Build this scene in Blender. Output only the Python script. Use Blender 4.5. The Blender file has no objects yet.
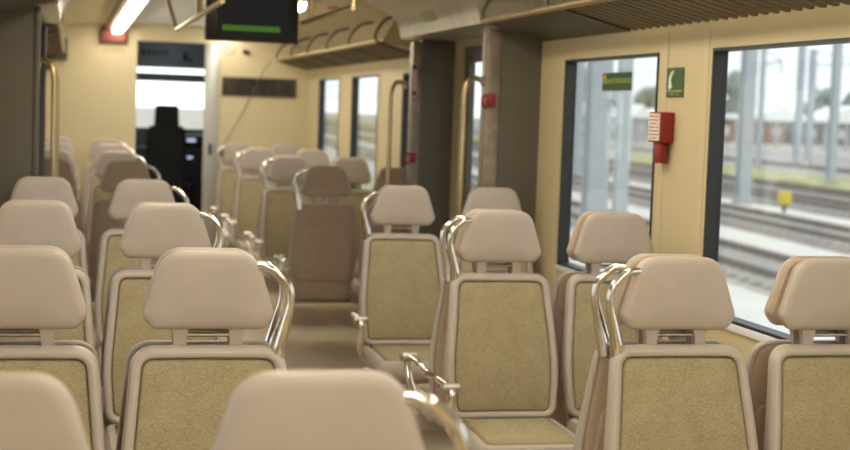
import bpy, bmesh, math, random
from mathutils import Vector, Matrix
random.seed(7)
C = bpy.context.scene.collection
scene = bpy.context.scene
PI = math.pi

# ------------------------------------------------------------------ camera
YAW, PITCH, ROLL = math.radians(13.437), math.radians(4.32), math.radians(2.029)
Fv = Vector((math.sin(YAW)*math.cos(PITCH), math.cos(YAW)*math.cos(PITCH), -math.sin(PITCH)))
Rt = Vector((math.cos(YAW), -math.sin(YAW), 0)); Up = Rt.cross(Fv)
Rr = Rt*math.cos(ROLL)+Up*math.sin(ROLL); Ur = -Rt*math.sin(ROLL)+Up*math.cos(ROLL)
cam = bpy.data.cameras.new('camera'); camo = bpy.data.objects.new('camera', cam); C.objects.link(camo)
m = Matrix((Rr, Ur, -Fv)).transposed().to_4x4(); m.translation = Vector((-1.01, 0, 1.63)); camo.matrix_world = m
cam.sensor_width = 36; cam.lens = 36*1500/850; cam.clip_end = 2000
cam.dof.use_dof = True; cam.dof.focus_distance = 4.4; cam.dof.aperture_fstop = 3.4
scene.camera = camo

# ------------------------------------------------------------------ world / exposure
W = bpy.data.worlds.new('overcast'); scene.world = W; W.use_nodes = True
wn = W.node_tree.nodes; wl = W.node_tree.links; wn.clear()
wo = wn.new('ShaderNodeOutputWorld'); wb = wn.new('ShaderNodeBackground')
tc = wn.new('ShaderNodeTexCoord'); sp = wn.new('ShaderNodeSeparateXYZ'); rp = wn.new('ShaderNodeValToRGB')
wl.new(tc.outputs['Generated'], sp.inputs[0]); wl.new(sp.outputs['Z'], rp.inputs[0])
rp.color_ramp.elements[0].position = 0.0; rp.color_ramp.elements[0].color = (.82, .86, .90, 1)
rp.color_ramp.elements[1].position = 0.6; rp.color_ramp.elements[1].color = (.95, 1.0, 1.08, 1)
wb.inputs[1].default_value = .95
# brighter cloud glow low ahead of the train
dp = wn.new('ShaderNodeVectorMath'); dp.operation = 'DOT_PRODUCT'; dp.inputs[1].default_value = (0, .998, .05); wl.new(tc.outputs['Generated'], dp.inputs[0])
mr = wn.new('ShaderNodeMapRange'); mr.inputs[1].default_value = .93; mr.inputs[2].default_value = .99; mr.inputs[3].default_value = 1.0; mr.inputs[4].default_value = 2.0
wl.new(dp.outputs['Value'], mr.inputs[0])
sc_ = wn.new('ShaderNodeVectorMath'); sc_.operation = 'SCALE'; wl.new(rp.outputs[0], sc_.inputs[0]); wl.new(mr.outputs[0], sc_.inputs['Scale'])
wl.new(sc_.outputs[0], wb.inputs[0]); wl.new(wb.outputs[0], wo.inputs[0])
scene.view_settings.view_transform = 'Standard'; scene.view_settings.look = 'None'
scene.view_settings.exposure = 0.80; scene.view_settings.gamma = 1.0
scene.view_settings.use_curve_mapping = False

# ------------------------------------------------------------------ materials
def mat(name, col, rough=.5, metal=0, noise=0, nscale=40, bump=0, bscale=200, spec=None, coat=0):
    m = bpy.data.materials.new(name); m.use_nodes = True
    nt = m.node_tree; b = nt.nodes['Principled BSDF']
    b.inputs['Base Color'].default_value = (*col, 1); b.inputs['Roughness'].default_value = rough
    b.inputs['Metallic'].default_value = metal
    if spec is not None: b.inputs['Specular IOR Level'].default_value = spec
    if coat: b.inputs['Coat Weight'].default_value = coat
    t = nt.nodes.new('ShaderNodeTexCoord')
    n = nt.nodes.new('ShaderNodeTexNoise'); n.inputs['Scale'].default_value = nscale; n.inputs['Detail'].default_value = 4
    nt.links.new(t.outputs['Object'], n.inputs['Vector'])
    r = nt.nodes.new('ShaderNodeValToRGB')
    a = noise
    r.color_ramp.elements[0].position = .3; r.color_ramp.elements[0].color = (*[c*(1-a) for c in col], 1)
    r.color_ramp.elements[1].position = .7; r.color_ramp.elements[1].color = (*[c*(1+a) for c in col], 1)
    nt.links.new(n.outputs['Fac'], r.inputs[0]); nt.links.new(r.outputs[0], b.inputs['Base Color'])
    if bump:
        n2 = nt.nodes.new('ShaderNodeTexNoise'); n2.inputs['Scale'].default_value = bscale
        nt.links.new(t.outputs['Object'], n2.inputs['Vector'])
        bp = nt.nodes.new('ShaderNodeBump'); bp.inputs['Strength'].default_value = bump; bp.inputs['Distance'].default_value = .002
        nt.links.new(n2.outputs['Fac'], bp.inputs['Height']); nt.links.new(bp.outputs[0], b.inputs['Normal'])
    return m
def emis(name, col, s):
    m = bpy.data.materials.new(name); m.use_nodes = True; nt = m.node_tree; nt.nodes.clear()
    o = nt.nodes.new('ShaderNodeOutputMaterial'); e = nt.nodes.new('ShaderNodeEmission')
    e.inputs[0].default_value = (*col, 1); e.inputs[1].default_value = s
    nt.links.new(e.outputs[0], o.inputs[0]); return m
def fabric(name, c0, c1):
    m = bpy.data.materials.new(name); m.use_nodes = True; nt = m.node_tree; b = nt.nodes['Principled BSDF']
    b.inputs['Roughness'].default_value = .95; b.inputs['Specular IOR Level'].default_value = .15
    t = nt.nodes.new('ShaderNodeTexCoord')
    def nz(sc, scl):
        mp = nt.nodes.new('ShaderNodeMapping'); mp.inputs['Scale'].default_value = scl
        nt.links.new(t.outputs['Object'], mp.inputs[0])
        n = nt.nodes.new('ShaderNodeTexNoise'); n.inputs['Scale'].default_value = sc; n.inputs['Detail'].default_value = 3
        nt.links.new(mp.outputs[0], n.inputs['Vector']); return n.outputs['Fac']
    a = nz(90, (1, 1, 5)); c = nz(90, (5, 5, 1)); d = nz(14, (1, 1, 1))
    ad = nt.nodes.new('ShaderNodeMath'); ad.operation = 'ADD'; nt.links.new(a, ad.inputs[0]); nt.links.new(c, ad.inputs[1])
    ad2 = nt.nodes.new('ShaderNodeMath'); ad2.operation = 'MULTIPLY_ADD'; nt.links.new(d, ad2.inputs[0]); ad2.inputs[1].default_value = .35
    nt.links.new(ad.outputs[0], ad2.inputs[2])
    r = nt.nodes.new('ShaderNodeValToRGB'); r.color_ramp.elements[0].position = .85; r.color_ramp.elements[1].position = 1.45
    mr = nt.nodes.new('ShaderNodeMapRange'); mr.inputs[1].default_value = .9; mr.inputs[2].default_value = 1.45
    r.color_ramp.elements[0].position = 0; r.color_ramp.elements[1].position = 1
    r.color_ramp.elements[0].color = (*c0, 1); r.color_ramp.elements[1].color = (*c1, 1)
    nt.links.new(ad2.outputs[0], mr.inputs[0]); nt.links.new(mr.outputs[0], r.inputs[0]); nt.links.new(r.outputs[0], b.inputs['Base Color'])
    bp = nt.nodes.new('ShaderNodeBump'); bp.inputs['Strength'].default_value = .4; bp.inputs['Distance'].default_value = .002
    nt.links.new(ad.outputs[0], bp.inputs['Height']); nt.links.new(bp.outputs[0], b.inputs['Normal'])
    return m
def glassmat(name, tint, refl=.03):
    m = bpy.data.materials.new(name); m.use_nodes = True; nt = m.node_tree; nt.nodes.clear()
    o = nt.nodes.new('ShaderNodeOutputMaterial'); t = nt.nodes.new('ShaderNodeBsdfTransparent'); g = nt.nodes.new('ShaderNodeBsdfGlossy')
    t.inputs[0].default_value = (*tint, 1); g.inputs['Roughness'].default_value = .02
    mx = nt.nodes.new('ShaderNodeMixShader'); lw = nt.nodes.new('ShaderNodeLayerWeight'); pw = nt.nodes.new('ShaderNodeMath'); pw.operation = 'POWER'; pw.inputs[1].default_value = 5
    fr = nt.nodes.new('ShaderNodeMath'); fr.operation = 'MULTIPLY_ADD'; fr.inputs[1].default_value = .9; fr.inputs[2].default_value = refl
    nt.links.new(lw.outputs['Facing'], pw.inputs[0]); nt.links.new(pw.outputs[0], fr.inputs[0])
    nt.links.new(fr.outputs[0], mx.inputs[0]); nt.links.new(t.outputs[0], mx.inputs[1]); nt.links.new(g.outputs[0], mx.inputs[2])
    nt.links.new(mx.outputs[0], o.inputs[0]); return m

M = {}
M['vinyl'] = mat('beige leatherette', (.47, .405, .35), .42, noise=.03, nscale=12, bump=.15, bscale=500, spec=.4)
M['frame'] = mat('beige plastic', (.455, .395, .335), .42, noise=.02, nscale=10, spec=.45)
M['shell'] = mat('brown leatherette', (.45, .345, .255), .55, noise=.05, nscale=20, bump=.2, bscale=400, spec=.35)
M['fabric'] = fabric('olive woven fabric', (.27, .218, .122), (.45, .375, .23))
M['chrome'] = mat('chrome', (.78, .75, .70), .16, 1, noise=.02)
M['steel'] = mat('brushed steel', (.50, .47, .42), .34, 1, noise=.06, nscale=30)
M['goldrail'] = mat('satin brass toned rail', (.60, .47, .27), .32, 1, noise=.04)
M['wall'] = mat('cream wall panel', (.57, .48, .285), .5, noise=.02, nscale=3, spec=.3)
M['wall2'] = mat('cream raised trim', (.58, .49, .30), .45, noise=.02, nscale=3, spec=.35)
M['endwall'] = mat('cream end wall', (.68, .60, .39), .5, noise=.02, nscale=2, spec=.3)
M['gasket'] = mat('black rubber', (.018, .018, .02), .45, noise=.1)
M['dark'] = mat('dark grey panel', (.10, .088, .068), .5, noise=.06, nscale=5)
M['greypanel'] = mat('grey draught screen', (.115, .102, .075), .42, noise=.05, nscale=4)
M['floor'] = mat('tan vinyl floor', (.60, .50, .35), .36, noise=.10, nscale=60, bump=.05, bscale=120, spec=.4)
M['ceil'] = mat('tan ceiling panel', (.50, .42, .25), .5, noise=.03, nscale=4)
M['slat'] = mat('pale ceiling slat', (.78, .79, .80), .45, noise=.02)
M['header'] = mat('metallic header cover', (.58, .54, .46), .28, .6, noise=.08, nscale=9)
M['black'] = mat('black plastic', (.012, .012, .014), .35, noise=.1)
M['darkfab'] = mat('black seat cloth', (.02, .02, .024), .9, noise=.2)
M['cabgrey'] = mat('blue grey cab panel', (.17, .18, .20), .5, noise=.05)
M['post'] = mat('mottled steel post', (.25, .20, .15), .4, .3, noise=.25, nscale=14)
M['red'] = mat('red plastic', (.26, .014, .014), .4, noise=.05)
M['white'] = mat('white label', (.72, .68, .62), .5, noise=.03)
M['redtext'] = mat('red print', (.42, .04, .03), .6)
M['green'] = mat('green sign film', (.04, .09, .025), .5, noise=.06, nscale=60)
M['greentext'] = mat('pale yellow green print', (.36, .42, .16), .6)
M['signwhite'] = mat('white print', (.80, .84, .76), .6)
M['darkred'] = mat('dark red display', (.12, .03, .02), .4, noise=.3, nscale=30)
M['glass'] = glassmat('window glass', (.93, .95, .94))
M['smoke'] = mat('smoked dark glass', (.05, .042, .03), .15, noise=.5, nscale=8)
M['tube'] = emis('warm fluorescent diffuser', (1.0, .90, .73), 10.5)
M['screen'] = emis('dim screen picture', (.010, .009, .009), 1.0)
M['screengreen'] = emis('green screen band', (.035, .085, .012), 1.0)

# ------------------------------------------------------------------ mesh helpers
def obj(name, bm, m, parent=None, smooth=30):
    me = bpy.data.meshes.new(name); bmesh.ops.recalc_face_normals(bm, faces=bm.faces[:]); bm.to_mesh(me); bm.free()
    for p in me.polygons: p.use_smooth = True
    me.set_sharp_from_angle(angle=math.radians(smooth))
    ms = m if isinstance(m, (list, tuple)) else [m]
    for k in ms: me.materials.append(k)
    o = bpy.data.objects.new(name, me); C.objects.link(o)
    if parent: o.parent = parent
    return o
def BM(): return bmesh.new()
def box(bm, x0, x1, y0, y1, z0, z1, bev=0, mi=0):
    vs = [bm.verts.new((x, y, z)) for x in (x0, x1) for y in (y0, y1) for z in (z0, z1)]
    fs = [bm.faces.new([vs[i] for i in q]) for q in ((0,1,3,2),(4,6,7,5),(0,4,5,1),(2,3,7,6),(0,2,6,4),(1,5,7,3))]
    for f in fs: f.material_index = mi
    if bev:
        es = list({e for f in fs for e in f.edges})
        bmesh.ops.bevel(bm, geom=es, offset=bev, segments=2, affect='EDGES', profile=.5)
def prism(bm, pts, y0, y1, axis='y'):          # polygon (x,z) extruded along y; or (x,y) along z; or (y,z) along x
    def P(a, b, t): return {'y': (a, t, b), 'z': (a, b, t), 'x': (t, a, b)}[axis]
    A = [bm.verts.new(P(a, b, y0)) for a, b in pts]; B = [bm.verts.new(P(a, b, y1)) for a, b in pts]
    n = len(pts)
    for i in range(n): bm.faces.new((A[i], A[(i+1) % n], B[(i+1) % n], B[i]))
    bm.faces.new(A[::-1]); bm.faces.new(B)
def catmull(pts, n=6):
    P = [Vector(p) for p in pts]; P = [P[0]*2-P[1]]+P+[P[-1]*2-P[-2]]; out = []
    for i in range(1, len(P)-2):
        for k in range(n):
            t = k/n; a, b, c, d = P[i-1:i+3]
            out.append(.5*((2*b)+(c-a)*t+(2*a-5*b+4*c-d)*t*t+(3*b-a-3*c+d)*t**3))
    out.append(P[-2]); return out
def tube(bm, pts, r, n=12, smooth=True, flat=1.0):
    P = catmull(pts) if smooth else [Vector(p) for p in pts]
    rs = r if isinstance(r, (list, tuple)) else [r, r]
    up = Vector((0, 1, 0)); prev = None; rings = []
    for i, p in enumerate(P):
        t = (P[min(i+1, len(P)-1)]-P[max(i-1, 0)]).normalized()
        if prev is None:
            u = t.cross(Vector((0, 0, 1)));
            if u.length < .1: u = t.cross(Vector((0, 1, 0)))
            u.normalize()
        else: u = (prev-t*prev.dot(t)).normalized()
        prev = u; v = t.cross(u)
        s = i/(len(P)-1)*(len(rs)-1); k = min(int(s), len(rs)-2); rad = rs[k]+(rs[k+1]-rs[k])*(s-k)
        rings.append([bm.verts.new(p+u*math.cos(2*PI*j/n)*rad+v*math.sin(2*PI*j/n)*rad*flat) for j in range(n)])
    for a, b in zip(rings, rings[1:]):
        for j in range(n): bm.faces.new((a[j], a[(j+1) % n], b[(j+1) % n], b[j]))
    bm.faces.new(rings[0][::-1]); bm.faces.new(rings[-1])
def rounded(corners, seg=6, sub=3):            # corners (x,z,r) counter-clockwise -> points and outward normals
    n = len(corners); pts = []
    for i in range(n):
        p = Vector(corners[i][:2]); r = corners[i][2]
        a = (Vector(corners[i-1][:2])-p).normalized(); b = (Vector(corners[(i+1) % n][:2])-p).normalized()
        ang = a.angle(b); d = r/math.tan(ang/2)
        s, e = p+a*d, p+b*d
        c = p+(a+b).normalized()*(r/math.sin(ang/2))
        a0 = math.atan2(s.y-c.y, s.x-c.x); a1 = math.atan2(e.y-c.y, e.x-c.x)
        while a1 < a0: a1 += 2*PI
        if a1-a0 > PI: a1 -= 2*PI
        for k in range(seg+1):
            t = a0+(a1-a0)*k/seg; pts.append(Vector((c.x+r*math.cos(t), c.y+r*math.sin(t))))
    out = []
    for i, p in enumerate(pts):
        q = pts[(i+1) % len(pts)]; L = (q-p).length; k = max(1, int(L/.05)) if L > .03 else 1
        for j in range(k): out.append(p.lerp(q, j/k))
    nn = len(out); nor = []
    for i in range(nn):
        t = (out[(i+1) % nn]-out[i-1]).normalized(); nor.append(Vector((t.y, -t.x)))
    return out, nor
def loft(bm, outline, prof, fn, cap0=None, cap1=None, closed=False):
    """rings from profile (inset, depth); fn maps (a, b, depth) to xyz; caps: depth of the centre"""
    pts, nor = outline; c = sum(pts, Vector((0, 0)))/len(pts); n = len(pts)
    def ring(ins, dep): return [bm.verts.new(fn(p.x-q.x*ins, p.y-q.y*ins, dep)) for p, q in zip(pts, nor)]
    rings = [ring(i, d) for i, d in prof]
    def bridge(A, B):
        for j in range(n): bm.faces.new((A[j], A[(j+1) % n], B[(j+1) % n], B[j]))
    for a, b in zip(rings, rings[1:]): bridge(a, b)
    if closed: bridge(rings[-1], rings[0])
    def cap(r, ins, dep, cd):
        last = r
        for s in (.8, .6, .4, .2):
            dd = cd+(dep-cd)*(1-(1-s*s)) if False else cd+(dep-cd)*s*s
            nr = [bm.verts.new(fn(c.x+(p.x-q.x*ins-c.x)*s, c.y+(p.y-q.y*ins-c.y)*s, dd)) for p, q in zip(pts, nor)]
            bridge(last, nr); last = nr
        v = bm.verts.new(fn(c.x, c.y, cd))
        for j in range(n): bm.faces.new((last[j], last[(j+1) % n], v))
    if cap0 is not None: cap(rings[0], *prof[0], cap0)
    if cap1 is not None: cap(rings[-1], *prof[-1], cap1)
def empty(name, loc, rz=0):
    o = bpy.data.objects.new(name, None); C.objects.link(o); o.location = loc; o.rotation_euler = (0, 0, rz)
    o.empty_display_size = .1; return o
def tag(o, label, cat, group=None):
    o['label'] = label; o['category'] = cat
    if group: o['group'] = group
    return o
def struct(o): o['kind'] = 'structure'; return o
def text(name, s, size, m, parent, loc, rot, ext=.0006, align='CENTER'):
    cu = bpy.data.curves.new(name, 'FONT'); cu.body = s; cu.size = size; cu.align_x = align; cu.align_y = 'CENTER'; cu.extrude = ext
    t = bpy.data.objects.new(name, cu); C.objects.link(t)
    dg = bpy.context.evaluated_depsgraph_get(); me = bpy.data.meshes.new_from_object(t.evaluated_get(dg))
    bpy.data.objects.remove(t); me.materials.clear(); me.materials.append(m)
    o = bpy.data.objects.new(name, me); C.objects.link(o); o.location = loc; o.rotation_euler = rot
    if parent: o.parent = parent
    return o

# ------------------------------------------------------------------ structure
XW = 1.42; YN = -2.2; YE = 15.75; ZC = 2.42
WIN_NEAR = [(-1.28, -.08), (.52, 1.72), (2.32, 3.52), (4.12, 5.445), (6.0, 7.235)]
WIN_FAR = [(9.85, 11.02), (11.96, 13.11), (13.76, 14.91)]
WZ0, WZ1 = .88, 1.915
DOOR = (7.98, 9.32)
b = BM(); box(b, -1.5, 1.5, YN, YE+.1, -.08, 0); struct(obj('floor', b, M['floor']))
for side, sx in (('right', 1), ('left', -1)):
    def bx(b, xa, xb, *r, **k): box(b, min(sx*xa, sx*xb), max(sx*xa, sx*xb), *r, **k)
    b = BM(); wins = WIN_NEAR+WIN_FAR
    bx(b, XW, XW+.05, YN, DOOR[0], 0, WZ0); bx(b, XW, XW+.05, DOOR[1], YE, 0, WZ0)
    bx(b, XW, XW+.05, YN, YE, WZ1 if False else 2.05, 2.42)
    bx(b, XW, XW+.05, YN, DOOR[0], WZ1, 2.05); bx(b, XW, XW+.05, DOOR[1], YE, WZ1, 2.05)
    ys = [YN]+[v for w in WIN_NEAR for v in w]+[DOOR[0]]
    for a, c in zip(ys[::2], ys[1::2]): bx(b, XW, XW+.05, a, c, WZ0, WZ1)
    ys = [DOOR[1]]+[v for w in WIN_FAR for v in w]+[YE]
    for a, c in zip(ys[::2], ys[1::2]): bx(b, XW, XW+.05, a, c, WZ0, WZ1)
    struct(obj('wall_'+side, b, M['wall']))
    # raised surround of every window and the pillar seams
    for i, (a, c) in enumerate(wins):
        num = i+1+(0 if sx > 0 else 8)
        b = BM()
        t = .012                                  # black rubber lining the reveal
        for r in ((a, a+t, WZ0, WZ1), (c-t, c, WZ0, WZ1), (a+t, c-t, WZ1-t, WZ1), (a+t, c-t, WZ0, WZ0+t)):
            bx(b, XW-.006, XW+.055, *r)
        w = struct(obj('window_%d' % num, b, M['gasket']))
        b = BM(); bx(b, XW+.036, XW+.042, a+t, c-t, WZ0+t, WZ1-t); obj('pane', b, M['glass'], w)
        b = BM(); bx(b, XW-.012, XW+.01, a-.01, c+.01, WZ0-.028, WZ0, bev=.004); obj('sill', b, M['slat'], w)
        if side == 'right':
            b = BM(); bx(b, XW-.003, XW+.002, c+.04, c+.10, WZ0-.1, 2.0); bx(b, XW-.003, XW+.002, a-.10, a-.04, WZ0-.1, 2.0)
            struct(obj('trim_%d' % num, b, M['wall2']))
    # ledge along the wall bottom
    b = BM(); bx(b, XW-.05, XW, YN, DOOR[0]-.3, 0, .12, bev=.01); bx(b, XW-.05, XW, DOOR[1]+.2, YE, 0, .12, bev=.01)
    struct(obj('baseboard_'+side, b, M['dark']))
    # sliding doors of the vestibule
    for k, (a, c) in enumerate(((DOOR[0], 8.645), (8.655, DOOR[1]))):
        num = (2 if sx > 0 else 4)+k
        b = BM(); wa, wc = a+.12, c-.12
        bx(b, XW+.02, XW+.06, a, c, 0, .85); bx(b, XW+.02, XW+.06, a, c, 1.95, 2.05)
        bx(b, XW+.02, XW+.06, a, wa, .85, 1.95); bx(b, XW+.02, XW+.06, wc, c, .85, 1.95)
        d = struct(obj('door_%d' % num, b, M['dark']))
        b = BM(); bx(b, XW+.036, XW+.042, wa, wc, .85, 1.95); obj('pane', b, M['glass'], d)
        b = BM(); e = c if k == 0 else a
        bx(b, XW+.012, XW+.064, e-.012 if k == 0 else e-.004, e+.004 if k == 0 else e+.012, 0, 2.05); obj('rubber_edge', b, M['gasket'], d)
    # ceiling cove between wall and light strip
    b = BM()
    prof = [(XW, 2.06), (XW-.03, 2.2), (1.25, 2.31), (1.0, 2.37), (.66, 2.40), (.66, 2.5), (1.52, 2.5), (1.52, 2.43), (XW, 2.43)]
    prism(b, [(sx*x, z) for x, z in prof], YN, YE); struct(obj('trim_%d' % (30 if sx > 0 else 31), b, M['ceil']))
b = BM(); box(b, -.66, .66, YN, YE, ZC+.03, ZC+.1); struct(obj('ceiling', b, M['ceil']))
b = BM(); y = 10.2
while y < YE-.06: box(b, -.44, .44, y, y+.075, ZC, ZC+.03, bev=.004); y += .115
struct(obj('trim_32', b, M['slat']))
b = BM(); y = YN
while y < 7.4: box(b, -.44, .44, y, y+.075, ZC, ZC+.03, bev=.004); y += .115
struct(obj('trim_33', b, M['slat']))
# rear wall behind the camera
b = BM(); box(b, -1.52, 1.52, YN-.1, YN, 0, 2.5); struct(obj('wall_back', b, M['endwall']))
# end wall with the cab doorway
DX0, DX1, DZ = -.345, .50, 2.255
b = BM(); box(b, -XW-.1, DX0, YE, YE+.1, 0, 2.52); box(b, DX1, XW+.1, YE, YE+.1, 0, 2.52); box(b, DX0, DX1, YE, YE+.1, DZ, 2.52)
struct(obj('wall_front', b, M['endwall']))
b = BM(); box(b, .345, .50, YE-.03, YE, 0, DZ, bev=.006); d1 = struct(obj('door_1', b, M['slat2'] if 'slat2' in M else mat('pale steel door leaf', (.50, .51, .50), .35, .3, noise=.04, nscale=3)))
b = BM(); box(b, .40, .43, YE-.05, YE-.03, 1.10, 1.22, bev=.008); obj('handle', b, M['black'], d1)
# driver's cab beyond
b = BM()
CY = 17.7
box(b, -1.5, 1.5, YE+.1, CY+.1, -.08, 0); struct(obj('floor_cab', b, M['dark']))
b = BM(); box(b, -1.5, 1.5, YE+.1, CY+.1, 2.45, 2.53); struct(obj('ceiling_cab', b, M['cabgrey']))
b = BM(); box(b, -1.58, -1.5, YE+.1, CY+.1, -.08, 2.53); struct(obj('wall_cab_left', b, M['cabgrey']))
b = BM(); box(b, 1.5, 1.58, YE+.1, CY+.1, -.08, 2.53); struct(obj('wall_cab_right', b, M['cabgrey']))
b = BM(); box(b, -1.5, 1.5, CY, CY+.1, 0, 1.33); box(b, -1.5, 1.5, CY, CY+.1, 2.03, 2.45)
box(b, -1.5, -1.2, CY, CY+.1, 1.33, 2.03); box(b, 1.2, 1.5, CY, CY+.1, 1.33, 2.03)
struct(obj('wall_cab', b, M['cabgrey']))
b = BM(); box(b, -1.2, 1.2, CY+.04, CY+.05, 1.33, 2.03); ww = struct(obj('window_20', b, M['glass']))
b = BM(); box(b, -1.2, 1.2, CY-.03, CY, 1.87, 1.965); struct(obj('trim_34', b, M['cabgrey']))

# ------------------------------------------------------------------ draught screens and door headers
for sx, nm in ((1, 'right'), (-1, 'left')):
    def bx(b, xa, xb, *r, **k): box(b, min(sx*xa, sx*xb), max(sx*xa, sx*xb), *r, **k)
    for (ya, yb, where, edge) in ((7.64, 7.72, 'near', 1), (9.50, 9.58, 'far', 0)):
        e0, e1 = ((1.115, 1.195) if edge else (1.14, 1.20)) if sx > 0 else (1.155, 1.185)
        b = BM(); bx(b, e1, XW, ya, yb, 0, 2.10)
        p = struct(obj('wall_'+('near_' if edge else 'far_')+nm+'_screen', b, M['greypanel']))
        b = BM(); bx(b, e0, e1, ya-.01, yb+.01, 0, 2.08, bev=.010); obj('edge_post', b, M['post'] if sx > 0 else M['dark'], p)
    # header housing over the doorway
    b = BM(); prof = [(1.10, 2.09), (1.075, 2.10), (1.065, 2.16), (1.03, 2.225), (.96, 2.275), (.86, 2.315), (.78, 2.36), (.78, 2.42), (1.42, 2.42), (1.42, 2.09)]
    prism(b, [(sx*x, z) for x, z in prof], 7.64, 9.60)
    h = obj('door_header_cover', b, M['header'])
    tag(h, 'curved metallic cover over the %s vestibule door' % nm, 'cover')
    if sx > 0:
        b = BM(); prism(b, [(1.064, 2.165), (1.031, 2.226), (1.027, 2.224), (1.060, 2.163)], 8.55, 8.85); st = obj('sticker', b, mat('lime sticker', (.40, .44, .16), .5, noise=.1), h)
        b = BM(); prism(b, [(1.0575, 2.176), (1.037, 2.212), (1.0355, 2.211), (1.056, 2.175)], 8.60, 8.80); obj('print', b, M['greypanel'], st)

# ------------------------------------------------------------------ luggage racks
def rack(sx, y0, y1, ys_slat, label, near=True):
    r = empty('luggage_rack', (0, 0, 0)); tag(r, label, 'luggage rack', 'overhead luggage racks')
    xr, zr, xw, zw = 1.08, 2.11, XW, 2.02
    b = BM(); tube(b, [(sx*xr, y0, zr), (sx*xr, y1, zr)], .016, smooth=False); obj('front_rail', b, M['goldrail'], r)
    if ys_slat[0] > y0 or ys_slat[1] < y1:
        b = BM()
        for a, c in ((y0, ys_slat[0]), (ys_slat[1], y1)):
            if c-a > .05: prism(b, [(sx*xr, zr-.005), (sx*xw, zw), (sx*xw, zw+.02), (sx*xr, zr+.012)], a, c)
        obj('solid_panel', b, M['dark'], r)
    b = BM(); y = ys_slat[0]
    while y < ys_slat[1]:
        prism(b, [(sx*(xr+.01), zr-.008), (sx*xw, zw), (sx*xw, zw+.012), (sx*(xr+.01), zr+.006)], y, y+.035); y += .085
    o = obj('slat_grille', b, M['steelslat'], r)
    y = y0+.05
    n = max(1, round((y1-y0)/1.05))
    for k in range(n+1):
        y = y0+.02+(y1-y0-.04)*k/n
        b = BM()
        tube(b, [(sx*xr, y, zr), (sx*(xr-.005), y, zr+.06), (sx*(xr+.07), y, zr+.16), (sx*(xr+.2), y, zr+.2)], .011)
        if not near: tube(b, [(sx*xr, y, zr-.004), (sx*(XW-.02), y, zw+.005)], .012, smooth=False)
        obj('bracket', b, M['dark'], r)
    if not near:
        b = BM(); prism(b, [(sx*(xr+.04), zr+.0), (sx*(XW-.02), zw+.03), (sx*(XW-.04), zr+.19), (sx*(xr+.14), zr+.18)], y0+.02, y0+.03)
        obj('end_plate', b, M['wall2'], r)
    return r
M['steelslat'] = mat('dull rack slat', (.16, .13, .08), .5, .2, noise=.05)
rack(1, YN+.05, 7.61, (YN+.05, 6.35), 'long overhead luggage rack above the near right windows, gold front rail')
rack(1, 10.4, 15.6, (10.4, 15.6), 'short overhead luggage rack above the far right windows, curved brackets', False)
rack(-1, 9.65, 15.6, (9.65, 15.6), 'overhead luggage rack in the far left corner beside the end wall', False)
rack(-1, YN+.05, 7.61, (YN+.05, 6.35), 'overhead luggage rack on the near left side, beyond the frame')

# ------------------------------------------------------------------ ceiling light strips
for sx, nm in ((-1, 'left'), (1, 'right')):
    for y0, y1, wh in ((YN+.05, 7.4, 'near'), (10.6, YE-.06, 'far')):
        L = empty('ceiling_light', (sx*.55, 0, 0)); tag(L, 'long glowing warm fluorescent strip on the %s %s side of the ceiling' % (wh, nm), 'light')
        b = BM(); box(b, -.045, .045, y0, y1, 2.315, 2.36, bev=.008); obj('diffuser', b, M['tube'], L)
        b = BM(); box(b, -.10, -.052, y0-.02, y1+.02, 2.345, 2.44, bev=.006); box(b, .052, .10, y0-.02, y1+.02, 2.345, 2.44, bev=.006); box(b, -.052, .052, y0-.02, y1+.02, 2.37, 2.44)
        obj('housing', b, M['header'], L)

# ------------------------------------------------------------------ seats
def bo(z):                                      # forward offset of the back at height z
    s = max(0, min(1, (z-.44)/.58)); return -.125*(1-s)-.012*math.sin(PI*s)
BACK = rounded([(-.214, .44, .055), (.214, .44, .055), (.230, .64, .9), (.198, 1.002, .06), (-.198, 1.002, .06), (-.230, .64, .9)])
HEAD = rounded([(-.146, 1.045, .035), (.146, 1.045, .035), (.172, 1.083, .028), (.118, 1.25, .066), (-.118, 1.25, .066), (-.172, 1.083, .028)])
SHELL = rounded([(-.202, .335, .045), (.202, .335, .045), (.230, .64, .9), (.198, 1.002, .06), (-.198, 1.002, .06), (-.230, .64, .9)])
CUSH = rounded([(-.215, -.575, .06), (.215, -.575, .06), (.222, -.10, .04), (-.222, -.10, .04)])
FR = .031
MESH = {}
def fb(x, z, d):
    if d > .02: d = .02+(d-.02)*max(.35, min(1, 1.15-(z-.44)/.62))
    return (x, d+bo(z)-.35*x*x, z)
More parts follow.
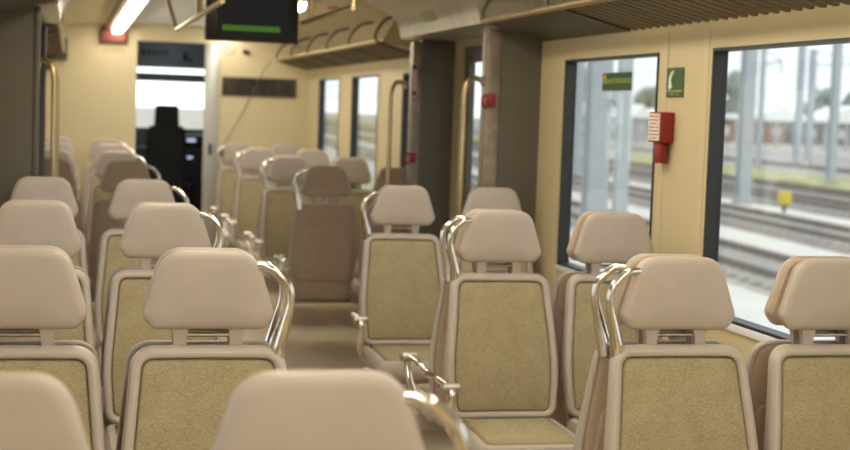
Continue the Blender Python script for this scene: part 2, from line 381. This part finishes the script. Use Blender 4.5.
def seat_parts():
    b = BM(); loft(b, BACK, [(.012, .060), (.012, .082), (.006, .084), (.001, .076), (0, .045), (.0, .025), (.002, .014), (.008, .004), (.016, 0), (FR-.008, .001), (FR-.003, .005), (FR, .012), (FR, .045)], fb, closed=True)
    MESH['backrest_frame'] = (b, M['frame'])
    b = BM(); loft(b, BACK, [(FR+.002, .04), (FR+.002, .014), (FR+.006, .008), (FR+.016, .005)], fb, cap0=.04, cap1=-.004)
    MESH['backrest_panel'] = (b, M['fabric'])
    b = BM(); loft(b, SHELL, [(.014, .060), (.013, .084), (.018, .090), (.03, .094)], fb, cap0=.060, cap1=.096)
    MESH['back_shell'] = (b, M['shell'])
    pk = rounded([(-.185, .475, .03), (.185, .475, .03), (.188, .66, .3), (.172, .80, .03), (.09, .822, .12), (-.09, .822, .12), (-.172, .80, .03), (-.188, .66, .3)])
    b = BM(); loft(b, pk, [(0, .090), (.001, .104), (.006, .109), (.02, .110)], fb, cap0=.090, cap1=.110)
    MESH['back_pocket'] = (b, M['shell'])
    fh = lambda x, z, d: (x, d-.30*x*x, z)
    b = BM(); loft(b, HEAD, [(.004, .030), (0, .024), (.0, .016), (.004, .007), (.012, .001), (.022, -.001)], fh, cap0=.030, cap1=-.007)
    MESH['headrest'] = (b, M['vinyl'])
    b = BM(); loft(b, HEAD, [(.008, .031), (.003, .034), (.003, .042), (.010, .050), (.025, .053)], fh, cap0=.031, cap1=.054)
    MESH['headrest_shell'] = (b, M['shell'])
    for s in (-1, 1):
        b = BM(); v = []
        for z, w, ya, yb in ((.985, .017, .018, .042), (1.02, .016, .018, .042), (1.04, .020, .016, .042), (1.07, .027, .016, .040)):
            v.append([b.verts.new((s*.073+x, y, z)) for x, y in ((-w, ya), (w, ya), (w, yb), (-w, yb))])
        for a, c in zip(v, v[1:]):
            for j in range(4): b.faces.new((a[j], a[(j+1) % 4], c[(j+1) % 4], c[j]))
        b.faces.new(v[0][::-1]); b.faces.new(v[-1])
        MESH['headrest_post%d' % s] = (b, M['frame'])
    b = BM(); tube(b, [(-.06, .030, 1.028), (.06, .030, 1.028)], .006, smooth=False); MESH['headrest_rod'] = (b, M['steel'])
    fc = lambda x, y, d: (x, y, .445-d-.03*max(0, -(y+.40))*2-.25*x*x*0-.02*math.cos(x*7)*0)
    b = BM(); loft(b, CUSH, [(.012, .085), (.002, .07), (0, .05), (.004, .022), (.014, .006), (.03, 0), (FR+.004, .003), (FR+.008, .012)], fc, cap0=.085, cap1=.012)
    MESH['seat_base'] = (b, M['frame'])
    b = BM(); loft(b, CUSH, [(FR+.012, .013), (FR+.014, .006), (FR+.022, -.002), (FR+.04, -.006)], fc, cap0=.0125, cap1=-.012)
    MESH['seat_cushion'] = (b, M['fabric'])
    for key, x0, x1 in ((0, -.24, .24), (2, -.24, .278), (-2, -.278, .24)):
        b = BM(); box(b, x0, x1, -.38, -.27, .29, .362, bev=.012)
        if key: xx = x1 if key > 0 else x0; box(b, min(xx, xx-.02*(1 if key > 0 else -1)), max(xx, xx-.02*(1 if key > 0 else -1)), -.42, -.23, .2, .42, bev=.005)
        MESH['support_beam%d' % key] = (b, M['frame'])
    for s in (-1, 1):                            # grab handle and armrest on the aisle side
        b = BM()
        tube(b, [(s*.176, .008, .955), (s*.182, .002, 1.00), (s*.196, -.001, 1.06), (s*.209, -.002, 1.115), (s*.204, -.002, 1.160), (s*.175, .001, 1.193), (s*.150, .002, 1.208), (s*.112, .012, 1.208)],
             [.021, .021, .0155, .0125, .012, .012, .011, .011], n=14)
        MESH['grab_handle%d' % s] = (b, M['chrome'])
        b = BM()
        tube(b, [(s*.235, -.060, .575), (s*.258, -.08, .595), (s*.262, -.15, .600), (s*.262, -.27, .600), (s*.262, -.315, .585), (s*.262, -.315, .545), (s*.255, -.27, .48), (s*.232, -.20, .41)], .0145)
        tube(b, [(s*.215, -.06, .565), (s*.246, -.06, .575)], .019, smooth=False)
        MESH['armrest%d' % s] = (b, M['chrome'])
        b = BM(); tube(b, [(s*.226, -.300, .598), (s*.232, -.300, .598), (s*.292, -.300, .598), (s*.298, -.300, .598)], [.015, .021, .021, .015], smooth=False, n=16)
        MESH['armrest_cap%d' % s] = (b, M['steel'])
seat_parts()
proto = {}
def make_seat(kind):                             # kind: 0 no handle, -1 handle on its left, 1 on its right
    r = empty('train_seat', (0, 0, 0))
    def P(key, name=None, par=None):
        bm_, mt = MESH[key]
        if isinstance(bm_, bmesh.types.BMesh):
            o = obj(name or key, bm_, mt, par or r); MESH[key] = (o.data, mt)
        else:
            o = bpy.data.objects.new(name or key, bm_); C.objects.link(o); o.parent = par or r
        return o
    P('backrest_frame')
    P('backrest_panel'); s = P('back_shell'); P('back_pocket', par=s)
    P('headrest'); P('headrest_shell'); P('headrest_post-1', 'headrest_post'); P('headrest_post1', 'headrest_post'); P('headrest_rod')
    P('seat_base'); P('seat_cushion'); P('support_beam%d' % (0 if abs(kind) == 1 else kind), 'support_beam')
    if abs(kind) == 1:
        P('grab_handle%d' % kind, 'grab_handle'); a = P('armrest%d' % kind, 'armrest'); P('armrest_cap%d' % kind, 'armrest_cap', a)
    return r
def copy_tree(o, parent=None):
    c = o.copy(); C.objects.link(c); c.parent = parent
    for ch in o.children: copy_tree(ch, c)
    return c
used = set()
def put_seat(x, y, facing, label, group):
    """facing -1: towards the camera, +1: away"""
    kind = (1 if x < 0 else -1) if abs(x) < .9 else (2 if x > 0 else -2)   # 1: aisle seats, 2: wall seats
    if facing > 0: kind = -kind
    if kind not in proto: proto[kind] = make_seat(kind); s = proto[kind]
    else: s = copy_tree(proto[kind])
    s.location = (x+(.008 if x < 0 else .004), y, 0); s.rotation_euler = (0, 0, 0 if facing < 0 else PI)
    tag(s, label, 'seat', group)
XA, XS = .656, 1.136
ROWS = [2.11, 3.885, 5.68, 7.48]
ordn = ['first', 'second', 'third', 'fourth', 'fifth', 'sixth', 'seventh', 'eighth']
rows = [(y, -1, i) for i, y in enumerate(ROWS)]+[(ROWS[i]+.118, 1, i) for i in (1, 2)]
rows += [(9.86, 1, 4)]+[(11.56, -1, 5), (11.678, 1, 5), (13.45, -1, 6), (13.568, 1, 6), (15.2, -1, 7)]
for y, fc, i in rows:
    for x, sd, pl in ((-XS, 'left', 'wall'), (-XA, 'left', 'aisle'), (XA, 'right', 'aisle'), (XS, 'right', 'window')):
        if i == 0 and sd == 'right': continue
        k = i if sd == 'left' else i-1
        if fc < 0:
            lab = '%s-side beige seat facing us, %s row of the %s block' % (pl, ordn[k], sd)
        elif i == 4:
            lab = '%s-side brown-backed seat turned away beyond the doorway, %s block' % (pl, sd)
        else:
            lab = '%s-side seat turned away behind the %s facing row of the %s block' % (pl, ordn[k], sd)
        put_seat(x, y, fc, lab, 'passenger seats of the %s block' % sd)

# ------------------------------------------------------------------ grab poles by the doors
def pole(sx, y, d, label):
    X0, x0 = (1.085, .034) if sx > 0 else (1.165, .0)
    p = empty('grab_pole', (sx*X0, y, 0)); tag(p, label, 'grab pole')
    b = BM(); tube(b, [(sx*x0, 0, 1.80), (-sx*.02, d*.01, 1.815), (-sx*.055, d*.02, 1.80), (-sx*.075, d*.03, 1.75), (-sx*.08, d*.03, 1.6), (-sx*.08, d*.03, .5), (-sx*.075, d*.03, .25), (-sx*.05, d*.02, .2), (sx*x0, 0, .19)], .015)
    obj('rail', b, M['goldrail'], p)
    for z in (1.80, .19):
        b = BM(); tube(b, [(sx*(x0-.016), 0, z), (sx*(x0-.004), 0, z)], .026, smooth=False); obj('flange', b, M['steel'], p)
pole(1, 7.68, -1, 'curved gold-toned grab pole on the near right doorway screen')
pole(1, 9.54, -1, 'curved gold-toned grab pole on the far right doorway screen')
pole(-1, 7.68, -1, 'curved gold-toned grab pole beside the dark left screen')
pole(-1, 9.54, -1, 'curved gold-toned grab pole on the far left doorway screen, hidden behind the near one')
# ceiling handrails
for sx, nm in ((-1, 'left'), (1, 'right')):
    r = empty('ceiling_handrail', (sx*.315, 0, 0)); tag(r, 'gold-toned handrail hung under the ceiling on the %s of the screen' % nm, 'handrail')
    b = BM(); tube(b, [(0, 7.2, 2.12), (0, 10.3, 2.12)], .015, smooth=False); obj('rail', b, M['goldrail'], r)
    for y, dx in ((10.3, .10), (8.5, .0), (7.2, .0)):
        b = BM(); tube(b, [(0, y, 2.115), (sx*dx, y, 2.45 if dx == 0 else 2.44)], .014, smooth=False); obj('hanger', b, M['goldrail'], r)

# ------------------------------------------------------------------ screen over the aisle
T = empty('passenger_screen', (.018, 8.8, 2.0)); tag(T, 'black passenger information screen hung over the aisle with a green band', 'screen')
b = BM(); box(b, -.27, .27, 0, .09, 0, .34, bev=.012); obj('casing', b, M['black'], T)
b = BM(); box(b, -.205, .205, -.003, .001, .045, .30); obj('display', b, M['screen'], T)
b = BM(); box(b, -.175, .16, -.006, -.002, .060, .092); obj('green_band', b, M['screengreen'], T)
b = BM(); box(b, -.05, .05, .03, .07, .34, .44); obj('bracket', b, M['black'], T)

# ------------------------------------------------------------------ things on the end wall
yw = YE
t = empty('route_display', (-.585, yw, 2.285)); tag(t, 'dark red lit number display at the top of the end wall', 'display')
b = BM(); box(b, -.14, .14, -.04, 0, -.075, .075, bev=.008); obj('casing', b, M['darkred'], t)
b = BM(); box(b, -.12, .12, -.044, -.04, -.05, .05); obj('display', b, mat('red lit panel', (.20, .04, .025), .4, noise=.5, nscale=25), t)
t = empty('wall_notice', (-.58, yw, 2.15)); tag(t, 'pale lettered notice under the dark red display', 'notice')
b = BM(); box(b, -.11, .11, -.004, 0, -.03, .03); obj('plate', b, M['wall2'], t)
t = empty('no_smoking_sign', (.60, yw, 2.2)); tag(t, 'round pink and white prohibition sign on the end wall right of the cab door', 'sign')
b = BM(); tube(b, [(0, -.004, 0), (0, 0, 0)], .058, smooth=False, n=32); obj('disc', b, M['white'], t)
b = BM()
for k in range(32):
    a0, a1 = 2*PI*k/32, 2*PI*(k+1)/32
    prism(b, [(math.cos(a0)*.045, math.sin(a0)*.045), (math.cos(a0)*.056, math.sin(a0)*.056), (math.cos(a1)*.056, math.sin(a1)*.056), (math.cos(a1)*.045, math.sin(a1)*.045)], -.006, -.004)
prism(b, [(-.036, .028), (-.028, .036), (.036, -.028), (.028, -.036)], -.006, -.004); obj('red_ring', b, mat('pink red print', (.55, .22, .18), .6), t)
b = BM(); box(b, -.03, .025, -.006, -.004, -.006, .004); obj('cigarette', b, M['black'], t)
t = empty('door_lock', (.755, yw, 2.185)); tag(t, 'small dark lock knob right of the round prohibition sign', 'lock')
b = BM(); tube(b, [(0, -.03, 0), (0, 0, 0)], .022, smooth=False, n=20); obj('knob', b, M['black'], t)
b = BM(); box(b, -.004, .05, -.036, -.03, -.03, .01, bev=.002); obj('lever', b, M['black'], t)
t = empty('smoked_wall_window', (.915, yw, 1.82)); tag(t, 'wide dark smoked slot window on the end wall', 'window')
b = BM()
for r in ((-.39, .39, .085, .10), (-.39, .39, -.10, -.085), (-.39, -.375, -.085, .085), (.375, .39, -.085, .085)): box(b, r[0], r[1], -.012, 0, r[2], r[3])
obj('frame', b, M['dark'], t)
b = BM(); box(b, -.375, .375, -.004, 0, -.085, .085); obj('pane', b, M['smoke'], t)
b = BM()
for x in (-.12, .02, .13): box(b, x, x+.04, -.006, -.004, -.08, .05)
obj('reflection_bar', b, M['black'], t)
t = empty('wall_cable', (0, 0, 0)); tag(t, 'thin dark cable running diagonally from the rack end down to the cab door', 'cable')
b = BM(); tube(b, [(1.02, yw-.15, 2.11), (.97, yw-.12, 2.03), (.93, yw-.05, 1.95), (.78, yw-.03, 1.62), (.60, yw-.03, 1.28), (.54, yw-.03, 1.18)], .004, n=6); obj('cord', b, M['dark'], t)
t = empty('door_buffer', (.53, yw, 1.13)); tag(t, 'chrome door buffer at the foot of the diagonal cable', 'door stop')
b = BM(); tube(b, [(0, -.10, 0), (0, 0, 0)], .03, smooth=False, n=18); obj('rubber', b, M['black'], t)
b = BM(); tube(b, [(0, -.15, 0), (0, -.10, 0)], .035, smooth=False, n=18); obj('cap', b, M['chrome'], t)
t = empty('ventilation_grille', (-1.155, yw, 2.18)); tag(t, 'grey louvred box under the far left luggage rack', 'grille')
b = BM(); box(b, -.115, .115, -.05, 0, -.16, .06, bev=.004); obj('casing', b, M['greypanel'], t)
b = BM()
for k in range(6): box(b, -.105, .105, -.06, -.05, -.15+k*.035, -.13+k*.035)
obj('louvre', b, M['dark'], t)

# ------------------------------------------------------------------ cab furniture
t = empty('driver_seat', (.03, 16.75, 0)); tag(t, 'black driver seat silhouetted against the bright windscreen', 'driver seat')
CB = rounded([(-.2, .5, .05), (.2, .5, .05), (.225, 1.0, .2), (.20, 1.38, .07), (-.20, 1.38, .07), (-.225, 1.0, .2)])
b = BM(); loft(b, CB, [(.02, .06), (0, .03), (0, -.03), (.02, -.06)], lambda x, z, d: (x, d, z), cap0=.07, cap1=-.07); obj('backrest', b, M['darkfab'], t)
CH = rounded([(-.135, 1.36, .03), (.135, 1.36, .03), (.125, 1.60, .035), (-.125, 1.60, .035)])
b = BM(); loft(b, CH, [(.01, .05), (0, .03), (0, -.03), (.01, -.05)], lambda x, z, d: (x, d, z), cap0=.055, cap1=-.055); obj('headrest', b, M['darkfab'], t)
b = BM(); box(b, -.25, .25, .0, .40, .42, .54, bev=.03); obj('seat', b, M['darkfab'], t)
b = BM(); tube(b, [(0, .22, 0), (0, .22, .42)], .06, smooth=False); obj('column', b, M['black'], t)
for s in (-1, 1):
    b = BM(); box(b, s*.27-.03, s*.27+.03, 0, .38, .68, .73, bev=.012); box(b, s*.27-.02, s*.27+.02, -.02, .03, .6, .72); obj('armrest', b, M['darkfab'], t)
L = empty('added_cab_light', (.05, 16.7, 2.44)); tag(L, 'small added fill light under the driver cab ceiling', 'light')  # added lamp that brightens the cab and its overhead console
b = BM(); box(b, -.2, .2, -.1, .1, -.02, .0, bev=.005); obj('diffuser', b, emis('cool added cab glow', (.8, .9, 1.0), 9), L)
b = BM(); box(b, -.22, .22, -.12, .12, -.01, .01); obj('housing', b, M['cabgrey'], L)
t = empty('control_desk', (0, 17.4, 0)); tag(t, 'dark control desk under the windscreen in the driver cab', 'desk')
b = BM(); box(b, -1.2, 1.2, -.15, .28, 0, 1.12, bev=.02); obj('body', b, M['black'], t)
b = BM(); box(b, .22, .55, -.05, .25, 1.12, 1.27, bev=.02); obj('instrument_hood', b, M['black'], t)
b = BM(); box(b, .30, .40, -.06, -.05, 1.19, 1.23); box(b, .30, .36, -.16, -.15, 1.0, 1.03); obj('display', b, emis('pale blue instrument light', (.35, .42, .55), .8), t)
t = empty('overhead_console', (.1, 17.55, 0)); tag(t, 'blue-grey overhead console with a row of black switches above the windscreen', 'console')
b = BM(); box(b, -.6, .6, -.1, .14, 2.04, 2.38, bev=.01); obj('body', b, M['cabgrey'], t)
b = BM(); box(b, -.33, -.02, -.112, -.1, 2.19, 2.225); obj('switch_bar', b, M['black'], t)
for k in range(5):
    b = BM(); box(b, -.32+k*.063, -.29+k*.063, -.125, -.1, 2.15, 2.19); obj('switch', b, M['black'], t)
b = BM(); box(b, .14, .20, -.125, -.1, 2.11, 2.21, bev=.006); box(b, .21, .25, -.12, -.1, 2.10, 2.135); obj('handset', b, M['black'], t)

# ------------------------------------------------------------------ right wall signs and red box
t = empty('emergency_window_sticker', (XW+.032, 6.59, 1.80)); tag(t, 'green lettered sticker high on the second window from the right', 'sticker')
b = BM(); box(b, 0, .003, -.19, .19, -.042, .042); obj('film', b, M['green'], t)
text('lettering', 'SALIDA DE EMERGENCIA', .034, M['greentext'], t, (-.001, 0, .002), (PI/2, 0, -PI/2))
b = BM(); box(b, -.002, 0, .14, .18, .012, .034); obj('mark', b, mat('orange print', (.55, .33, .05), .6), t)
t = empty('hammer_sign', (XW-.001, 5.81, 1.785)); tag(t, 'square green emergency hammer sign on the pillar between windows', 'sign')
b = BM(); box(b, -.004, 0, -.088, .088, -.06, .062); obj('plate', b, M['green'], t)
b = BM(); tube(b, [(-.006, .03, -.022), (-.006, .045, .005), (-.006, .035, .030), (-.006, .01, .045)], .007, n=8); tube(b, [(-.006, .052, -.012), (-.006, .036, -.030)], .006, smooth=False, n=8)
obj('pictogram', b, M['signwhite'], t)
b = BM(); box(b, -.0055, -.004, -.082, .082, -.036, -.031); obj('rule', b, M['greentext'], t)
text('lettering', 'MARTILLO', .022, M['greentext'], t, (-.0055, 0, -.047), (PI/2, 0, -PI/2))
t = empty('emergency_hammer_box', (XW-.001, 5.80, 1.60)); tag(t, 'red emergency hammer box with white label on the pillar below the green sign', 'emergency box')
b = BM(); box(b, -.062, 0, 0, .13, -.063, .063, bev=.004); obj('case', b, M['red'], t)
b = BM(); box(b, -.065, -.0615, .008, .124, -.056, .056); l = obj('label_plate', b, M['white'], t)
for k, w in enumerate((.09, .10, .07, .10, .09, .10, .06)):
    b = BM(); box(b, -.0665, -.065, .066-w/2, .066+w/2, .042-k*.015, .0465-k*.015); obj('print_line', b, M['redtext'], l)
b = BM(); box(b, -.050, -.012, .03, .095, -.15, -.063, bev=.006); obj('handle', b, M['red'], t)
# alarm handles on the doorway screens
def alarm(y, z, label, sx=1):
    t = empty('alarm_handle', (sx*(1.135 if y < 9 else 1.15), y, z)); tag(t, label, 'alarm handle')
    b = BM(); box(b, -.024, .026, -.05, 0, -.03, .035, bev=.012); obj('case', b, M['red'], t)
    b = BM(); tube(b, [(-.022, -.03, .028), (-.042, -.03, .015), (-.042, -.03, -.025), (-.022, -.03, -.04)], .008, n=8); obj('pull', b, M['red'], t)
alarm(7.628, 1.70, 'red alarm handle on the near right doorway post')
alarm(9.488, 1.33, 'red alarm handle low on the far right doorway post')
t = empty('warning_sticker', (1.155, 9.488, 1.83)); tag(t, 'pink warning sticker high on the far right doorway post', 'sticker')
b = BM(); box(b, -.02, .015, -.002, 0, -.11, .11); obj('film', b, mat('pink film', (.62, .40, .34), .6), t)
b = BM(); box(b, -.015, .01, -.004, -.002, .07, .10); box(b, -.015, .01, -.004, -.002, -.10, -.07); obj('print', b, M['black'], t)
t = empty('ceiling_sticker', (.89, 11.1, 2.38)); tag(t, 'small round red spot on the ceiling above the far right rack', 'sticker')
b = BM(); tube(b, [(0, 0, -.012), (0, 0, 0.03)], .05, smooth=False, n=20); obj('disc', b, M['red'], t)

# ------------------------------------------------------------------ rail yard outside
GZ = -1.2
def grd(name, col, **k): return mat(name, col, .95, spec=.1, **k)
b = BM(); box(b, -250, 700, -200, 900, GZ-.3, GZ); struct(obj('ground', b, grd('pale ballast', (.52, .47, .40), noise=.35, nscale=1.2)))
ang = math.radians(4.6); ux, uy = math.sin(ang), math.cos(ang)
def strip(off0, off1, m, name, z=.02, a=-60, c=400):
    b = BM(); nx, ny = uy, -ux
    q = [(off0, a), (off1, a), (off1, c), (off0, c)]
    prism(b, [(nx*o+ux*s, ny*o+uy*s) for o, s in q], GZ, GZ+z, axis='z'); return struct(obj(name, b, m))
white = grd('pale concrete', (.74, .71, .64), noise=.06, nscale=.5)
brown = grd('brown ballast', (.33, .28, .235), noise=.35, nscale=3)
grass = grd('dry yellow grass', (.44, .42, .22), noise=.3, nscale=1)
weeds = grd('pale weeds', (.52, .54, .33), noise=.3, nscale=2)
b = BM(); box(b, -60, 6, 19, 400, GZ, GZ+.01); struct(obj('ground_added_ahead', b, white))  # pale slab added so the windscreen view burns out white
strip(3, 6.3, weeds, 'ground_weeds'); strip(6.3, 8.3, white, 'ground_platform')
strip(11.8, 13.2, white, 'ground_kerb'); 
strip(13.2, 17.3, brown, 'ground_ballast')
strip(17.3, 18.3, white, 'ground_walkway', .05)
strip(18.3, 27.5, brown, 'ground_yard'); strip(27.5, 34, grass, 'ground_verge', .05); strip(34, 60, grd('grey ballast', (.42, .39, .36), noise=.2, nscale=1), 'ground_far_yard')
railm = mat('rail steel', (.20, .16, .13), .5, .4, noise=.1)
sleep = grd('grey sleeper', (.52, .50, .46), noise=.1)
def track(off, label, n=100):
    nx, ny = uy, -ux
    t = empty('railway_track', (0, 0, 0)); tag(t, label, 'railway track', 'railway tracks beyond the windows')
    for s in (-.72, .72):
        b = BM(); o = off+s
        prism(b, [(nx*(o+w)+ux*l, ny*(o+w)+uy*l) for w, l in ((-.04, -30), (.04, -30), (.04, 300), (-.04, 300))], GZ+.10, GZ+.24, axis='z'); obj('rail', b, railm, t)
    b = BM()
    for k in range(180):
        l = k*.62-5
        prism(b, [(nx*(off+w)+ux*(l+h), ny*(off+w)+uy*(l+h)) for w, h in ((-1.2, 0), (1.2, 0), (1.2, .26), (-1.2, .26))], GZ+.02, GZ+.11, axis='z')
    s = obj('sleepers', b, sleep, t); s['kind'] = 'stuff'
track(9.9, 'nearest railway track with two rails between the white concrete bands')
track(15.0, 'second railway track out on brown ballast behind the pale kerb')
track(20.6, 'third railway track just beyond the white walkway and yellow marker')
track(24.6, 'fourth railway track on brown ballast before the yellow verge')
track(38, 'distant railway track beyond the yellow grass verge')
mastm = mat('galvanised mast', (.50, .54, .57), .5, .1, noise=.06, nscale=2)
def mast(px, py, w, h, label, arm=0):
    t = empty('catenary_mast', (px, py, GZ)); tag(t, label, 'mast', 'catenary masts in the rail yard')
    b = BM(); box(b, -w/2, w/2, -w/2, -w/2+.05, 0, h); box(b, -w/2, w/2, w/2-.05, w/2, 0, h); box(b, -.05, .05, -w/2+.05, w/2-.05, 0, h); obj('column', b, mastm, t)
    b = BM(); box(b, -w*.65, w*.65, -w*.65, w*.65, 0, .3); obj('footing', b, sleep, t)
    if arm:
        b = BM(); tube(b, [(0, 0, h-1.2), (-arm, 0, h-.9)], .06, smooth=False, n=8); tube(b, [(0, 0, h-.2), (-arm, 0, h-.9)], .04, smooth=False, n=8); tube(b, [(-arm, 0, h-.9), (-arm, 0, h-1.7)], .05, smooth=False, n=8)
        obj('arm', b, mastm, t)
mast(21.5, 47.5, .42, 9.5, 'thickest grey mast at the left edge of the near window', 3)
mast(34.6, 65.6, .36, 10, 'grey mast standing right of the yellow marker in the near window', 0)
mast(47.4, 94, .40, 10, 'slim pale mast in the middle of the near window', 0)
mast(54.0, 105, .42, 8.6, 'slim mast with a side arm in the middle of the near window', -6)
mast(66, 118, .40, 11, 'thin distant mast between two canopies in the near window', 0)
mast(40.2, 85, .26, 7.6, 'short pale mast close behind the thickest mast', -1.2)
mast(10.72, 32.5, .48, 9.5, 'broad grey mast behind the green window sticker', 0)
mast(10.39, 30.0, .26, 9.5, 'pale column standing in for window reflections right of the broad mast', 0)  # solid column in place of pale reflections in the window glass
mast(22.9, 69, .36, 10, 'thin pale mast at the left edge of the second window', 0)
mast(23.0, 54, .35, 9, 'pale mast behind the red hammer box in the second window', 0)
# yellow marker
t = empty('yellow_marker', (21.1, 43.6, GZ)); tag(t, 'yellow rounded trackside marker box on a short post', 'marker')
b = BM(); box(b, -.19, .19, -.15, .15, .30, .72, bev=.05); obj('head', b, mat('yellow paint', (.75, .55, .08), .5), t)
b = BM(); tube(b, [(0, 0, 0), (0, 0, .3)], .06, smooth=False); obj('post', b, M['dark'], t)
t = empty('yellow_marker', (47.6, 72.5, GZ)); tag(t, 'small distant yellow trackside box at the right edge of the near window', 'marker')
b = BM(); box(b, -.2, .2, -.2, .2, .3, .75, bev=.05); obj('head', b, mat('yellow paint b', (.75, .5, .08), .5), t)
b = BM(); tube(b, [(0, 0, 0), (0, 0, .3)], .06, smooth=False); obj('post', b, M['dark'], t)
# canopies, low buildings, trees in the distance
canm = mat('white roof', (.95, .95, .92), .6, noise=.02, nscale=.2)
brick = mat('reddish wall', (.42, .27, .22), .8, noise=.25, nscale=.15)
greyw = mat('grey shade wall', (.30, .30, .29), .8, noise=.25, nscale=.2)
def pt(px, D):                                     # a spot at depth D behind picture column px at the horizon
    v = (Fv+Rr*((px-425)/1500)); v = Vector((v.x, v.y, 0)); v *= D/v.y
    return v.x-1.01, v.y
def canopy(px, D, w, h0, h1, label):
    x, y = pt(px, D); t = empty('platform_canopy', (x, y, GZ)); tag(t, label, 'canopy', 'white canopies on the horizon')
    b = BM(); prism(b, [(-w/2, h0), (w/2, h0), (w/2, h0+.5), (0, h1), (-w/2, h0+.5)], -3, 3); obj('roof', b, canm, t)
    for k in (-.4, 0, .4):
        b = BM(); box(b, w*k-.2, w*k+.2, -2, -1.6, 0, h0); obj('post', b, mastm, t)
for args in ((765, 172, 6.2, 3.2, 5.0, 'white pitched canopy left of centre in the near window'), (834, 160, 6.6, 3.2, 5.2, 'white pitched canopy at the right edge of the near window'),
             (733, 172, 2.0, 3.3, 3.9, 'white low canopy at the left edge of the near window'), (577, 172, 3.0, 3.1, 4.6, 'white canopy at the left of the second window'),
             (601, 180, 1.9, 3.0, 4.2, 'small white canopy under the window sticker'), (629, 172, 1.8, 3.0, 4.6, 'white canopy at the right of the second window'),
             (650, 172, 1.6, 3.0, 4.2, 'small white canopy behind the red hammer box')): canopy(*args)
for px, D, w, h, m_, lab in ((746, 196, 10.5, 3.0, brick, 'long reddish building under the left canopies of the near window'), (830, 196, 10, 3.2, greyw, 'grey building under the right canopy of the near window'), (590, 200, 8.5, 3.0, brick, 'long reddish building across the second window'), (655, 205, 7.4, 3.0, greyw, 'low grey building hidden mostly by the pillar')):
    x, y = pt(px, D); t = empty('station_building', (x, y, GZ)); tag(t, lab, 'building')
    b = BM(); box(b, -w/2, w/2, 0, 8, 0, h); obj('wall', b, m_, t)
    b = BM(); box(b, -w/2-.1, w/2+.1, -.3, 8.3, h, h+.25); obj('roof', b, greyw, t)
    for k in range(4):
        b = BM(); xx = -w/2+w*(k+.5)/4; box(b, xx-.6, xx+.6, -.1, 0, 1.0, 2.3); obj('window', b, M['white'], t)
leaf = mat('hazy foliage', (.30, .33, .29), .95, noise=.4, nscale=.6, spec=.05)
bark = mat('bark', (.15, .12, .09), .9)
def tree(px, D, w, h, label):
    x, y = pt(px, D); t = empty('tree', (x, y, GZ)); tag(t, label, 'tree', 'hazy trees on the horizon')
    b = BM()
    for k in range(14):
        a = random.uniform(0, 2*PI); zz = random.uniform(.35, .95); rr = w*.5*(1-abs(zz-.6)*1.2)*random.random()
        mtx = Matrix.Translation((math.cos(a)*rr, math.sin(a)*rr, h*zz)) @ Matrix.Diagonal((1, 1, 1.2, 1))
        r = bmesh.ops.create_icosphere(b, subdivisions=2, radius=w*random.uniform(.16, .26), matrix=mtx)
        for v in r['verts']: v.co += Vector((random.uniform(-1, 1), random.uniform(-1, 1), random.uniform(-1, 1)))*w*.03
    obj('crown', b, leaf, t, smooth=80)
    b = BM(); tube(b, [(0, 0, 0), (.2, 0, h*.4), (0, 0, h*.8)], [.4, .25, .1], n=8); obj('trunk', b, bark, t)
for a in ((729, 240, 7, 10.5, 'tall hazy tree at the left edge of the near window'), (764, 245, 4.5, 7, 'low hazy tree above the left canopy of the near window'),
          (812, 240, 5.5, 10, 'hazy tree between the canopies in the near window'), (850, 240, 5.5, 9, 'hazy tree at the right edge of the near window'),
          (572, 240, 6, 10.5, 'hazy tree at the left of the second window'), (603, 245, 5, 9, 'hazy tree under the window sticker'), (645, 245, 6, 8, 'low hazy tree behind the red hammer box')):
    tree(*a)
